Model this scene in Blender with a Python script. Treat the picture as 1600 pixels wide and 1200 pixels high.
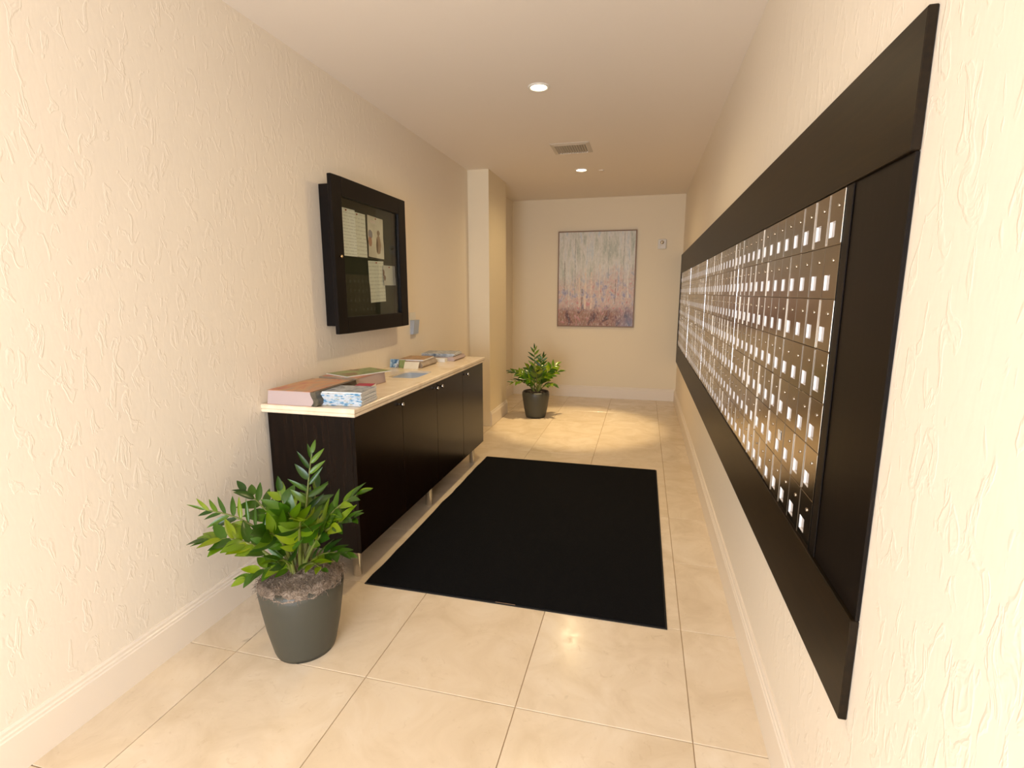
import bpy, math, random
from mathutils import Vector, Matrix, noise
random.seed(7)
for o in list(bpy.data.objects): bpy.data.objects.remove(o)
scene = bpy.context.scene
COL = scene.collection
PI = math.pi

# ------------------------------------------------------------------ camera
CH = 1.5
F_PX = 803.81
YAW, PITCH = 0.24808, 0.17582
FW = Vector((-math.sin(YAW)*math.cos(PITCH), math.cos(YAW)*math.cos(PITCH), -math.sin(PITCH)))
RT = Vector((math.cos(YAW), math.sin(YAW), 0))
UP = RT.cross(FW)
CAM = Vector((0, 0, CH))
cd = bpy.data.cameras.new('camera')
cam = bpy.data.objects.new('camera', cd); COL.objects.link(cam)
cam.matrix_world = Matrix(((RT.x, UP.x, -FW.x, CAM.x), (RT.y, UP.y, -FW.y, CAM.y), (RT.z, UP.z, -FW.z, CAM.z), (0, 0, 0, 1)))
cd.sensor_width = 36.0; cd.lens = F_PX/1600*36; cd.clip_start = 0.02
scene.camera = cam
def ray(px, py): return FW + RT*((px-800)/F_PX) - UP*((py-600)/F_PX)
def at_depth(px, py, d): return CAM + ray(px, py)*d          # d metres along the view axis

# ------------------------------------------------------------------ world, lights, exposure
w = bpy.data.worlds.new('world'); scene.world = w; w.use_nodes = True
w.node_tree.nodes['Background'].inputs[0].default_value = (1.0, 0.93, 0.82, 1)
w.node_tree.nodes['Background'].inputs[1].default_value = 0.25
scene.view_settings.view_transform = 'Standard'
scene.view_settings.look = 'None'
scene.view_settings.gamma = 1.0
scene.view_settings.use_curve_mapping = False
scene.view_settings.exposure = 0.12
def area_light(name, loc, rot, sx, sy, power, col):
    l = bpy.data.lights.new(name, 'AREA'); l.shape = 'RECTANGLE'; l.size = sx; l.size_y = sy
    l.energy = power; l.color = col
    o = bpy.data.objects.new(name, l); COL.objects.link(o); o.location = loc; o.rotation_euler = rot
    return o
# cool fill added behind the camera to whiten the near walls; entrance assumed
area_light('added_daylight', (-0.70, -1.82, 1.2), (PI/2, 0, 0), 1.75, 2.3, 126, (0.92, 1.0, 1.17))

# ------------------------------------------------------------------ room numbers (metres)
XR, XL, XC, ZC, D = 0.4786, -1.8704, -1.6374, 2.775, 7.4065
YC, YC2 = 5.458, 6.165
YB = -1.7
XM = XR-0.012

# ------------------------------------------------------------------ mesh helpers
class MB:
    def __init__(s): s.v = []; s.f = []; s.m = []; s.sm = []
    def add(s, vs, fs, mi=0, smooth=False):
        n = len(s.v); s.v += [tuple(v) for v in vs]
        for f in fs: s.f.append([i+n for i in f]); s.m.append(mi); s.sm.append(smooth)
        return s
    def box(s, x0, x1, y0, y1, z0, z1, mi=0, ch=0.0):
        if ch <= 0:
            v = [(x, y, z) for z in (z0, z1) for y in (y0, y1) for x in (x0, x1)]
            return s.add(v, [(0, 2, 3, 1), (4, 5, 7, 6), (0, 1, 5, 4), (2, 6, 7, 3), (0, 4, 6, 2), (1, 3, 7, 5)], mi)
        ch = min(ch, (x1-x0)*.45, (y1-y0)*.45, (z1-z0)*.45)
        X = (x0, x1); Y = (y0, y1); Z = (z0, z1); v = []; idx = {}
        for i in (0, 1):
            for j in (0, 1):
                for k in (0, 1):
                    sx = ch if i == 0 else -ch; sy = ch if j == 0 else -ch; sz = ch if k == 0 else -ch
                    idx[i, j, k, 0] = len(v); v.append((X[i], Y[j]+sy, Z[k]+sz))
                    idx[i, j, k, 1] = len(v); v.append((X[i]+sx, Y[j], Z[k]+sz))
                    idx[i, j, k, 2] = len(v); v.append((X[i]+sx, Y[j]+sy, Z[k]))
        fs = []
        g = lambda i, j, k, a: idx[i, j, k, a]
        for i in (0, 1): fs.append((g(i,0,0,0), g(i,1,0,0), g(i,1,1,0), g(i,0,1,0)))
        for j in (0, 1): fs.append((g(0,j,0,1), g(1,j,0,1), g(1,j,1,1), g(0,j,1,1)))
        for k in (0, 1): fs.append((g(0,0,k,2), g(1,0,k,2), g(1,1,k,2), g(0,1,k,2)))
        for i in (0, 1):
            for j in (0, 1): fs.append((g(i,j,0,0), g(i,j,1,0), g(i,j,1,1), g(i,j,0,1)))
        for i in (0, 1):
            for k in (0, 1): fs.append((g(i,0,k,0), g(i,1,k,0), g(i,1,k,2), g(i,0,k,2)))
        for j in (0, 1):
            for k in (0, 1): fs.append((g(0,j,k,1), g(1,j,k,1), g(1,j,k,2), g(0,j,k,2)))
        for i in (0, 1):
            for j in (0, 1):
                for k in (0, 1): fs.append((g(i,j,k,0), g(i,j,k,1), g(i,j,k,2)))
        return s.add(v, fs, mi)
    def lathe(s, prof, n=24, mi=0, c=(0, 0, 0), axis='z', smooth=True, caps=True):
        v = []
        for r, h in prof:
            for k in range(n):
                a = 2*PI*k/n; p = (r*math.cos(a), r*math.sin(a), h)
                if axis == 'x': p = (p[2], p[0], p[1])
                elif axis == 'y': p = (p[0], p[2], p[1])
                v.append((p[0]+c[0], p[1]+c[1], p[2]+c[2]))
        fs = [(i*n+k, i*n+(k+1) % n, (i+1)*n+(k+1) % n, (i+1)*n+k) for i in range(len(prof)-1) for k in range(n)]
        s.add(v, fs, mi, smooth)
        if caps:
            s.f.append([len(s.v)-n*len(prof)+k for k in range(n)]); s.m.append(mi); s.sm.append(False)
            s.f.append([len(s.v)-n+k for k in range(n)]); s.m.append(mi); s.sm.append(False)
        return s
    def tube(s, pts, rad, n=8, mi=0):
        v = []; m = len(pts)
        for i, p in enumerate(pts):
            t = (pts[min(i+1, m-1)]-pts[max(i-1, 0)]).normalized()
            a = t.orthogonal().normalized() if i == 0 else (a - t*a.dot(t)).normalized()
            b = t.cross(a); r = rad[i] if isinstance(rad, (list, tuple)) else rad
            v += [p+(a*math.cos(2*PI*k/n)+b*math.sin(2*PI*k/n))*r for k in range(n)]
        s.add(v, [(i*n+k, i*n+(k+1) % n, (i+1)*n+(k+1) % n, (i+1)*n+k) for i in range(m-1) for k in range(n)], mi, True)
        s.add([], [])
        return s
    def prism_y(s, poly, y0, y1, mi=0, smooth=False):
        n = len(poly); v = [(x, y0, z) for x, z in poly]+[(x, y1, z) for x, z in poly]
        s.add(v, [(k, (k+1) % n, n+(k+1) % n, n+k) for k in range(n)], mi, smooth)
        return s.add(v, [tuple(range(n))[::-1], tuple(range(n, 2*n))], mi)
    def mesh(s, name, mats):
        me = bpy.data.meshes.new(name); me.from_pydata(s.v, [], s.f)
        for m in (mats if isinstance(mats, (list, tuple)) else [mats]): me.materials.append(m)
        me.polygons.foreach_set('material_index', s.m); me.polygons.foreach_set('use_smooth', s.sm)
        import bmesh
        bm = bmesh.new(); bm.from_mesh(me); bmesh.ops.remove_doubles(bm, verts=bm.verts, dist=1e-6)
        bmesh.ops.recalc_face_normals(bm, faces=bm.faces); bm.to_mesh(me); bm.free()
        return me
    def build(s, name, mats, parent=None, loc=None):
        return link(name, s.mesh(name, mats), parent, loc)
def link(name, me, parent=None, loc=None):
    o = bpy.data.objects.new(name, me); COL.objects.link(o)
    if parent is not None: o.parent = parent
    if loc is not None: o.location = loc
    return o
def tag(o, label, cat, group=None):
    o['label'] = label; o['category'] = cat
    if group: o['group'] = group
    return o
def struct(o, label=None):
    o['kind'] = 'structure'
    if label: o['label'] = label
    return o
def thing(name, loc, label, cat, group=None, rz=0):
    o = bpy.data.objects.new(name, None); COL.objects.link(o); o.location = loc; o.rotation_euler = (0, 0, rz)
    o.empty_display_size = .05
    return tag(o, label, cat, group)

# ------------------------------------------------------------------ material helpers
def srgb(r, g, b):
    f = lambda c: c/12.92 if c <= .04045 else ((c+.055)/1.055)**2.4
    return (f(r/255), f(g/255), f(b/255), 1)
class Mat:
    def __init__(s, name, col=(.5, .5, .5, 1), rough=.5, metal=0.0, spec=.5, coat=0):
        s.m = bpy.data.materials.new(name); s.m.use_nodes = True
        s.t = s.m.node_tree; s.b = s.t.nodes['Principled BSDF']
        s.b.inputs['Base Color'].default_value = col; s.b.inputs['Roughness'].default_value = rough
        s.b.inputs['Metallic'].default_value = metal; s.b.inputs['Specular IOR Level'].default_value = spec
        s.b.inputs['Coat Weight'].default_value = coat
    def n(s, typ, **kw):
        nd = s.t.nodes.new(typ)
        for k, v in kw.items():
            if k.startswith('i_'): nd.inputs[k[2:].replace('_', ' ')].default_value = v
            else: setattr(nd, k, v)
        return nd
    def l(s, a, b): s.t.links.new(a, b); return s
    def coords(s, scale=(1, 1, 1), rot=(0, 0, 0), kind='Object', loc=(0, 0, 0)):
        tc = s.n('ShaderNodeTexCoord'); mp = s.n('ShaderNodeMapping')
        mp.inputs['Scale'].default_value = scale; mp.inputs['Rotation'].default_value = rot; mp.inputs['Location'].default_value = loc
        s.l(tc.outputs[kind], mp.inputs['Vector']); return mp.outputs['Vector']
    def noise(s, vec, scale, detail=3, rough=.5, dist=0):
        nd = s.n('ShaderNodeTexNoise'); nd.inputs['Scale'].default_value = scale; nd.inputs['Detail'].default_value = detail
        nd.inputs['Roughness'].default_value = rough; nd.inputs['Distortion'].default_value = dist
        s.l(vec, nd.inputs['Vector']); return nd.outputs['Fac']
    def ramp(s, fac, stops, interp='LINEAR'):
        r = s.n('ShaderNodeValToRGB'); r.color_ramp.interpolation = interp
        el = r.color_ramp.elements
        while len(el) < len(stops): el.new(.5)
        for e, (p, c) in zip(el, stops): e.position = p; e.color = c if len(c) == 4 else (*c, 1)
        s.l(fac, r.inputs['Fac']); return r.outputs['Color']
    def mix(s, fac, a, b, mode='MIX'):
        m = s.n('ShaderNodeMix', data_type='RGBA', blend_type=mode)
        for sock, val in ((m.inputs[0], fac), (m.inputs[6], a), (m.inputs[7], b)):
            if hasattr(val, 'is_output'): s.l(val, sock)
            else: sock.default_value = val
        return m.outputs[2]
    def math(s, op, a, b=0.0):
        m = s.n('ShaderNodeMath', operation=op)
        for sock, val in ((m.inputs[0], a), (m.inputs[1], b)):
            if hasattr(val, 'is_output'): s.l(val, sock)
            else: sock.default_value = val
        return m.outputs[0]
    def bump(s, h, strength=.3, dist=.01):
        b = s.n('ShaderNodeBump'); b.inputs['Strength'].default_value = strength; b.inputs['Distance'].default_value = dist
        s.l(h, b.inputs['Height']); s.l(b.outputs['Normal'], s.b.inputs['Normal']); return s
    def color(s, c): s.l(c, s.b.inputs['Base Color']); return s

M = {}
def plaster(name, col):
    m = Mat(name, col, .5, spec=.35)
    v = m.coords((15, 15, 6.5), (0.35, 0, 0))
    a = m.noise(v, 1.6, 3, .5, .9)
    b = m.noise(m.coords((1, 1, .35)), 34, 2, .5, .6)
    ridge = m.ramp(a, [(.56, (0, 0, 0)), (.63, (1, 1, 1)), (.72, (.55, .55, .55))])
    h = m.math('ADD', m.math('MULTIPLY', ridge, .7), m.math('MULTIPLY', b, .45))
    m.bump(h, .24, .004)
    big = m.noise(m.coords(), 1.3, 2)
    m.color(m.mix(m.math('MULTIPLY', big, .25), col, tuple(c*.88 for c in col[:3])+(1,)))
    return m.m
WALLC = srgb(238, 225, 204)
M['plaster'] = plaster('trowelled_plaster', WALLC)
m = Mat('smooth_wall_paint', srgb(236, 220, 188), .55); m.bump(m.noise(m.coords(), 130, 2), .06, .002); M['paint'] = m.m
m = Mat('ceiling_paint', srgb(238, 226, 210), .8); m.bump(m.noise(m.coords(), 90, 2), .08, .002); M['ceiling'] = m.m
m = Mat('baseboard_paint', srgb(236, 222, 202), .35); m.bump(m.noise(m.coords(), 60, 2), .03, .001); M['base'] = m.m
# marble tiles
m = Mat('beige_marble', rough=.16, spec=.45)
oi = m.n('ShaderNodeObjectInfo'); vo = m.n('ShaderNodeVectorMath', operation='ADD')
cmb = m.n('ShaderNodeCombineXYZ')
for k in range(3): m.l(m.math('MULTIPLY', oi.outputs['Random'], 37.0+k*11), cmb.inputs[k])
m.l(m.coords(), vo.inputs[0]); m.l(cmb.outputs[0], vo.inputs[1]); vv = vo.outputs[0]
n1 = m.noise(vv, 4.5, 6, .6, .8); n2 = m.noise(vv, 16, 5, .65, 2.0); n3 = m.noise(vv, 7, 3, .5, .5)
c = m.ramp(n1, [(.3, srgb(214, 194, 164)), (.55, srgb(229, 211, 184)), (.75, srgb(237, 222, 199))])
c = m.mix(m.ramp(n2, [(.60, (0, 0, 0)), (.72, (.35, .35, .35))]), c, srgb(190, 165, 130))
c = m.mix(m.ramp(n3, [(.72, (0, 0, 0)), (.78, (.45, .45, .45))]), c, srgb(165, 148, 120))
m.color(m.mix(m.math('MULTIPLY', oi.outputs['Random'], .3), c, srgb(212, 188, 152)))
m.l(m.ramp(n2, [(.3, (.14,)*3), (.8, (.3,)*3)]), m.b.inputs['Roughness'])
M['marble'] = m.m
M['grout'] = Mat('tile_grout', srgb(176, 150, 116), .8).m
def wood(name, c1, c2, rough, axis):
    m = Mat(name, c1, rough, spec=.18)
    sc = {'z': (22, 22, 1.2), 'y': (22, 1.2, 22), 'x': (1.2, 22, 22)}[axis]
    n_ = m.noise(m.coords(sc), 3.0, 5, .6, .4)
    m.color(m.ramp(n_, [(.35, c1), (.7, c2)])); m.bump(n_, .05, .001)
    return m.m
ESP1, ESP2 = srgb(13, 7, 4), srgb(30, 17, 9)
M['esp_z'] = wood('espresso_wood_upright', ESP1, ESP2, .22, 'z')
M['esp_y'] = wood('espresso_wood_level', srgb(22, 15, 6), srgb(36, 25, 11), .4, 'y')
M['esp_end'] = wood('espresso_wood_end', srgb(11, 7, 5), srgb(20, 13, 9), .42, 'z')
# mailbox metal
m = Mat('brushed_mailbox_steel', srgb(182, 166, 146), .24, 1.0)
oi = m.n('ShaderNodeObjectInfo'); nb = m.noise(m.coords((2, 6, 160)), 6, 3, .6)
m.color(m.mix(m.math('MULTIPLY', oi.outputs['Random'], .45), srgb(172, 160, 146), srgb(136, 122, 106)))
m.l(m.math('ADD', m.math('MULTIPLY', nb, .12), .14), m.b.inputs['Roughness']); m.bump(nb, .03, .001)
M['steel'] = m.m
m = Mat('pocket_glint_white', srgb(240, 236, 232), .3); m.bump(m.noise(m.coords(), 200, 1), .02, .001); M['label'] = m.m  # bright light on the card pocket sides, painted as white
m = Mat('chrome', srgb(225, 222, 216), .12, 1.0); m.bump(m.noise(m.coords(), 80, 1), .01, .001); M['chrome'] = m.m
m = Mat('dark_mailbox_body', srgb(104, 92, 78), .4, .8); m.bump(m.noise(m.coords(), 80, 1), .02, .001); M['mbody'] = m.m
m = Mat('lock_metal', srgb(176, 164, 146), .3, 1.0); m.bump(m.noise(m.coords(), 80, 1), .02, .001); M['lockm'] = m.m
# mat
m = Mat('black_carpet_pile', srgb(13, 13, 14), .95, spec=.1)
nn = m.noise(m.coords(), 260, 3, .7); m.color(m.ramp(nn, [(.3, srgb(6, 6, 7)), (.7, srgb(21, 21, 22))])); m.bump(nn, .8, .004); M['pile'] = m.m
m = Mat('black_rubber', srgb(15, 15, 14), .7); m.bump(m.noise(m.coords(), 90, 2), .05, .001); M['rubber'] = m.m
# stone top
m = Mat('cream_stone_worktop', rough=.2)
n1 = m.noise(m.coords(), 6, 5, .6, 1.0); m.color(m.ramp(n1, [(.3, srgb(226, 204, 172)), (.6, srgb(240, 222, 194)), (.8, srgb(246, 234, 214))])); M['stone'] = m.m
def plain(key, col, rough=.5, metal=0, spec=.5, nscale=60, var=.15):
    m = Mat(key, col, rough, metal, spec)
    nn = m.noise(m.coords(), nscale, 2)
    m.color(m.mix(m.math('MULTIPLY', nn, var*2), col, tuple(c*(1-var) for c in col[:3])+(1,)))
    M[key] = m.m; return m.m
plain('pot_grey', srgb(66, 65, 54), .45, nscale=8)
plain('stem_green', srgb(104, 112, 46), .45)
plain('white_plastic', srgb(232, 226, 214), .4)
plain('vent_paint', srgb(212, 200, 182), .5)
plain('dark_void', srgb(40, 34, 28), .9)
plain('grey_liner', srgb(172, 180, 192), .45)
plain('brass', srgb(214, 176, 130), .25, 1.0)
plain('backing_green', srgb(42, 44, 26), .9, nscale=200, var=.3)
plain('frame_bronze', srgb(142, 112, 84), .4)
plain('pin_red', srgb(170, 60, 50), .4)
m = Mat('leaf_green', rough=.28, spec=.4)
oi = m.n('ShaderNodeObjectInfo'); nl = m.noise(m.coords(), 14, 3)
c = m.ramp(oi.outputs['Random'], [(0, srgb(30, 62, 8)), (.5, srgb(62, 98, 8)), (.8, srgb(100, 128, 8)), (1, srgb(134, 150, 12))])
m.color(m.mix(m.math('MULTIPLY', nl, .5), c, srgb(30, 58, 8))); m.b.inputs['Subsurface Weight'].default_value = 0.0
M['leaf'] = m.m
m = Mat('spanish_moss', rough=.95, spec=.1); nn = m.noise(m.coords(), 55, 5, .7, 1.5)
m.color(m.ramp(nn, [(.3, srgb(78, 64, 52)), (.52, srgb(150, 132, 114)), (.75, srgb(188, 172, 152))])); m.bump(nn, 1, .01); M['moss'] = m.m
m = Mat('soil', rough=.95); nn = m.noise(m.coords(), 60, 4); m.color(m.ramp(nn, [(.3, srgb(30, 24, 18)), (.7, srgb(70, 58, 46))])); m.bump(nn, 1, .006); M['soil'] = m.m
def glass(name, col, rough=.02, alpha=.12):
    m = Mat(name, col, rough, spec=.5)
    tr = m.n('ShaderNodeBsdfTransparent'); mx = m.n('ShaderNodeMixShader'); gl = m.n('ShaderNodeBsdfGlossy')
    tr.inputs[0].default_value = col; gl.inputs['Roughness'].default_value = rough
    ge = m.n('ShaderNodeNewGeometry'); dt = m.n('ShaderNodeVectorMath', operation='DOT_PRODUCT')
    m.l(ge.outputs['Normal'], dt.inputs[0]); m.l(ge.outputs['Incoming'], dt.inputs[1])
    fz = m.math('POWER', m.math('SUBTRACT', 1.0, m.math('ABSOLUTE', dt.outputs['Value'])), 5.0)
    fz = m.math('ADD', m.math('MULTIPLY', fz, .9), .035)
    m.l(fz, mx.inputs[0])
    m.l(tr.outputs[0], mx.inputs[1]); m.l(gl.outputs[0], mx.inputs[2])
    m.l(mx.outputs[0], m.t.nodes['Material Output'].inputs['Surface']); m.t.nodes.remove(m.b)
    return m.m
M['glass'] = glass('clear_glass', (.93, .95, .92, 1))
def emit(name, col, strength):
    m = Mat(name, col, .5); m.b.inputs['Emission Color'].default_value = col; m.b.inputs['Emission Strength'].default_value = strength
    return m.m
M['lamp'] = emit('lamp_glow', (1.0, .86, .6, 1), 14)
def stripes(name, base, ink, axis, freq, duty=.5, var=True, rough=.4):
    m = Mat(name, base, rough); v = m.coords(); sp = m.n('ShaderNodeSeparateXYZ'); m.l(v, sp.inputs[0])
    fr = m.math('FRACT', m.math('MULTIPLY', sp.outputs[axis], freq))
    msk = m.math('LESS_THAN', fr, duty)
    if var:
        o2 = (1 if axis != 1 else 2) if axis != 2 else 1
        cm = m.n('ShaderNodeCombineXYZ'); m.l(m.math('MULTIPLY', sp.outputs[o2], 55), cm.inputs[0])
        m.l(m.math('FLOOR', m.math('MULTIPLY', sp.outputs[axis], freq)), cm.inputs[1])
        msk = m.math('MULTIPLY', msk, m.math('GREATER_THAN', m.noise(cm.outputs[0], 1.0, 2), .45))
    m.color(m.mix(m.math('MULTIPLY', msk, .32), base, ink)); return m.m
M['pages'] = stripes('directory_pages', srgb(190, 170, 164), srgb(164, 144, 138), 2, 420, .4, False, .8)
M['notice'] = stripes('printed_notice', srgb(240, 240, 240), srgb(128, 126, 128), 2, 52, .35)
M['notice2'] = stripes('printed_form', srgb(226, 224, 216), srgb(140, 134, 124), 2, 40, .3)
def blotch(name, stops, scale, rough=.35, sc=(1, 1, 1)):
    m = Mat(name, (1, 1, 1, 1), rough); m.color(m.ramp(m.noise(m.coords(sc), scale, 3, .5, .6), stops)); return m.m
M['cover_orange'] = blotch('orange_pink_cover', [(.3, srgb(178, 84, 84)), (.44, srgb(196, 146, 96)), (.56, srgb(170, 138, 118)), (.64, srgb(190, 130, 90)), (.75, srgb(150, 60, 76))], 7, sc=(1.6, .7, 1))
M['cover_green'] = blotch('green_brown_cover', [(.32, srgb(70, 96, 52)), (.5, srgb(140, 156, 98)), (.6, srgb(128, 92, 60)), (.75, srgb(84, 56, 44))], 8)
M['cover_blue'] = blotch('blue_grey_cover', [(.3, srgb(80, 100, 124)), (.5, srgb(188, 192, 196)), (.62, srgb(120, 126, 134)), (.8, srgb(222, 218, 212))], 16)
M['cover_magenta'] = blotch('magenta_cover', [(.3, srgb(120, 20, 50)), (.5, srgb(190, 40, 80)), (.75, srgb(90, 30, 40))], 12)
M['cover_brown'] = blotch('brown_magazine_cover', [(.3, srgb(120, 80, 48)), (.5, srgb(180, 140, 96)), (.75, srgb(70, 50, 40))], 14)
M['spine_dark'] = blotch('dark_green_spine', [(.35, srgb(44, 46, 34)), (.6, srgb(92, 84, 68)), (.8, srgb(60, 44, 36))], 30, sc=(1, .2, 1))
M['spine_grey'] = blotch('grey_spine', [(.3, srgb(150, 134, 116)), (.7, srgb(176, 160, 142))], 10)
M['mag_spine'] = None
def mag_spine():
    m = Mat('white_blue_spine', rough=.4); oi = m.n('ShaderNodeObjectInfo'); sp = m.n('ShaderNodeSeparateXYZ'); m.l(m.coords(), sp.inputs[0])
    c = m.n('ShaderNodeCombineXYZ'); m.l(m.math('MULTIPLY', sp.outputs[0], 26), c.inputs[0]); m.l(m.math('MULTIPLY', oi.outputs['Random'], 90), c.inputs[1])
    f = m.noise(c.outputs[0], 1, 3)
    col = m.ramp(f, [(.36, srgb(70, 136, 178)), (.44, srgb(170, 200, 216)), (.52, srgb(224, 226, 228)), (.60, srgb(214, 212, 206)), (.68, srgb(190, 182, 140)), (.76, srgb(96, 128, 160))])
    m.color(m.mix(m.math('MULTIPLY', m.math('LESS_THAN', m.math('FRACT', m.math('MULTIPLY', sp.outputs[2], 172.4)), .34), .75), col, srgb(92, 118, 140)))
    return m.m
M['mag_spine'] = mag_spine()
M['paper'] = blotch('white_paper', [(.3, srgb(228, 226, 220)), (.7, srgb(240, 238, 232))], 10)
M['cream_card'] = blotch('cream_card', [(.3, srgb(224, 214, 192)), (.7, srgb(234, 226, 206))], 10)
M['leaflet_blue'] = blotch('blue_leaflet', [(.35, srgb(50, 96, 140)), (.5, srgb(150, 184, 210)), (.6, srgb(220, 222, 224)), (.75, srgb(60, 80, 100))], 28)

# ================================================================== THE SETTING
def wallbox(name, *b, mat='plaster', label=None): return struct(MB().box(*b).build(name, M[mat]), label)
wallbox('wall_left', XL-.12, XL, YB, D+.12, 0, ZC, label='cream trowelled plaster wall behind the cabinet')
wallbox('wall_right', XR, XR+.12, YB, D+.12, 0, ZC, label='cream plaster wall holding the mailboxes')
wallbox('wall_end', XL, XR, D, D+.12, 0, ZC, mat='paint', label='smooth cream end wall behind the painting')
wallbox('wall_column', XL, XC, YC, YC2, 0, ZC, mat='paint', label='square cream pilaster at the far end of the cabinet')
wb = MB().box(XL-.12, -1.6, YB-.12, YB, 0, ZC).box(.2, XR+.12, YB-.12, YB, 0, ZC).box(-1.6, .2, YB-.12, YB, 2.35, ZC)
struct(wb.build('wall_entrance', M['paint']), 'cream wall around the open street entrance')
wallbox('ceiling', XL-.12, XR+.12, YB-.12, D+.12, ZC, ZC+.1, mat='ceiling', label='flat beige painted ceiling')
floor = struct(MB().box(XL-.12, XR+.12, YB-.5, D+.12, -.06, -.004).build('floor', M['grout']), 'beige marble tiled floor')
# floor tiles, 61 cm grid read from the joints
TX = [XL, -1.615, -1.005, -.395, .225, XR]
ty = []; y = 2.825-.61*13
while y < D: ty.append(y); y += .61
tcache = {}
for i in range(len(TX)-1):
    for y0 in ty:
        a, b_ = TX[i], TX[i+1]; y1 = min(y0+.61, D); g = .0016
        key = (i, round(y1-y0, 3))
        if key not in tcache:
            hx, hy = (b_-a)/2-g, (y1-y0)/2-g
            tcache[key] = MB().box(-hx, hx, -hy, hy, -.02, 0, ch=.0012).mesh('tile', M['marble'])
        link('tile', tcache[key], floor, ((a+b_)/2, (y0+y1)/2, 0))
# baseboards
def base_prof(h):   # (out, z)
    return [(0, 0), (.020, 0), (.020, h-.034), (.016, h-.030), (.016, h-.022), (.011, h-.018), (.011, h-.008), (.006, h), (0, h)]
HB = .167
def baseboard_y(name, x, sgn, y0, y1, label):
    return struct(MB().prism_y([(x+sgn*o, z) for o, z in base_prof(HB)], y0, y1).build(name, M['base']), label)
baseboard_y('baseboard_right', XR, -1, YB, D, 'stepped cream baseboard below the mailboxes')
baseboard_y('baseboard_left', XL, 1, YB, YC, 'plain cream baseboard behind the cabinet')
baseboard_y('baseboard_alcove', XL, 1, YC2+.02, D, 'short cream baseboard beside the far plant')
baseboard_y('baseboard_column', XC, 1, YC, YC2, 'cream baseboard on the pilaster')
bb = MB(); n0 = len(bb.v)
pr = base_prof(HB); n_ = len(pr)
bb.add([(XL, D-o, z) for o, z in pr]+[(XR, D-o, z) for o, z in pr], [(k, (k+1) % n_, n_+(k+1) % n_, n_+k) for k in range(n_)])
struct(bb.build('baseboard_end', M['base']), 'cream baseboard under the painting')
dj = MB().box(-1.62, -1.54, YB-.02, YB+.03, 0, 2.37).box(.14, .22, YB-.02, YB+.03, 0, 2.37).box(-1.54, .14, YB-.02, YB+.03, 2.29, 2.37)
struct(dj.build('trim_1', M['base']), 'cream frame of the street entrance')

# ================================================================== CEILING FITTINGS
def downlight(x, y, power, label, spill, size=44, blend=.45):  # spill: power of the added wide fill
    t = thing('ceiling_downlight', (x, y, ZC), label, 'downlight', 'recessed ceiling downlights')
    MB().lathe([(.052, -.001), (.052, -.006), (.066, -.007), (.070, -.004), (.070, 0)], 32, caps=False).build('trim_ring', M['white_plastic'], t)
    MB().lathe([(.001, -.003), (.051, -.003)], 32, caps=False).build('lamp_lens', M['lamp'], t)
    # the lamp's beam, plus an added wide fill to lift walls and ceiling
    for nm, en, sz, bl in (('downlight_beam', power, size, blend), ('downlight_fill', spill, 165, 1.0)):
        if en <= 0: continue
        l = bpy.data.lights.new(nm, 'SPOT'); l.energy = en; l.color = (1, .76, .42)
        l.spot_size = math.radians(sz); l.spot_blend = bl; l.shadow_soft_size = .05
        o = bpy.data.objects.new(nm, l); COL.objects.link(o); o.parent = t; o.location = (0, 0, -.012)
    return t
downlight(-.700, 5.744, 245, 'round lit recessed downlight beside the air vent towards the painting', 58)
downlight(-.700, 3.45, 45, 'round lit recessed downlight added above the black floor mat', 66, 80, 1)  # unseen lamp, added to even the light along the corridor
downlight(-.700, .75, 6, 'round lit recessed downlight added near the street entrance', 6, 80, 1)  # unseen lamp, added as a faint warm fill near the camera
v = thing('air_vent', (-.687, 4.885, ZC), 'square off-white louvred air vent in the ceiling', 'vent')
s = .172; s2 = .135
vf = MB()
for r0, r1, z0, z1 in ((s, s2, -.004, -.014), (s2, s2-.006, -.014, -.002)):
    o4 = [(-r0, -r0, z0), (r0, -r0, z0), (r0, r0, z0), (-r0, r0, z0)]; i4 = [(-r1, -r1, z1), (r1, -r1, z1), (r1, r1, z1), (-r1, r1, z1)]
    vf.add(o4+i4, [(k, (k+1) % 4, 4+(k+1) % 4, 4+k) for k in range(4)])
vf.add([(-s, -s, -.004), (s, -s, -.004), (s, s, -.004), (-s, s, -.004), (-s, -s, 0), (s, -s, 0), (s, s, 0), (-s, s, 0)], [(k, (k+1) % 4, 4+(k+1) % 4, 4+k) for k in range(4)])
vf.build('vent_frame', M['vent_paint'], v)
MB().box(-s2, s2, -s2, s2, -.003, -.001).build('vent_backing', M['dark_void'], v)
sl = MB().add([(-.0075, -s2+.004, -.014), (-.0055, -s2+.004, -.0145), (.0065, -s2+.004, -.004), (.0045, -s2+.004, -.0035),
               (-.0075, s2-.004, -.014), (-.0055, s2-.004, -.0145), (.0065, s2-.004, -.004), (.0045, s2-.004, -.0035)],
              [(0, 1, 2, 3), (4, 5, 6, 7), (0, 1, 5, 4), (1, 2, 6, 5), (2, 3, 7, 6), (3, 0, 4, 7)]).mesh('slat', M['vent_paint'])
for k in range(12): link('slat', sl, v, (-s2+.014+k*.0219, 0, 0))
tag(MB().lathe([(.030, 0), (.032, -.003), (.028, -.006), (.001, -.007)], 24, caps=False).build('sprinkler_cover', M['ceiling'], None, (-.494, 5.813, ZC)),
    'small round beige sprinkler cover plate beside the downlight', 'sprinkler cover')

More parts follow.
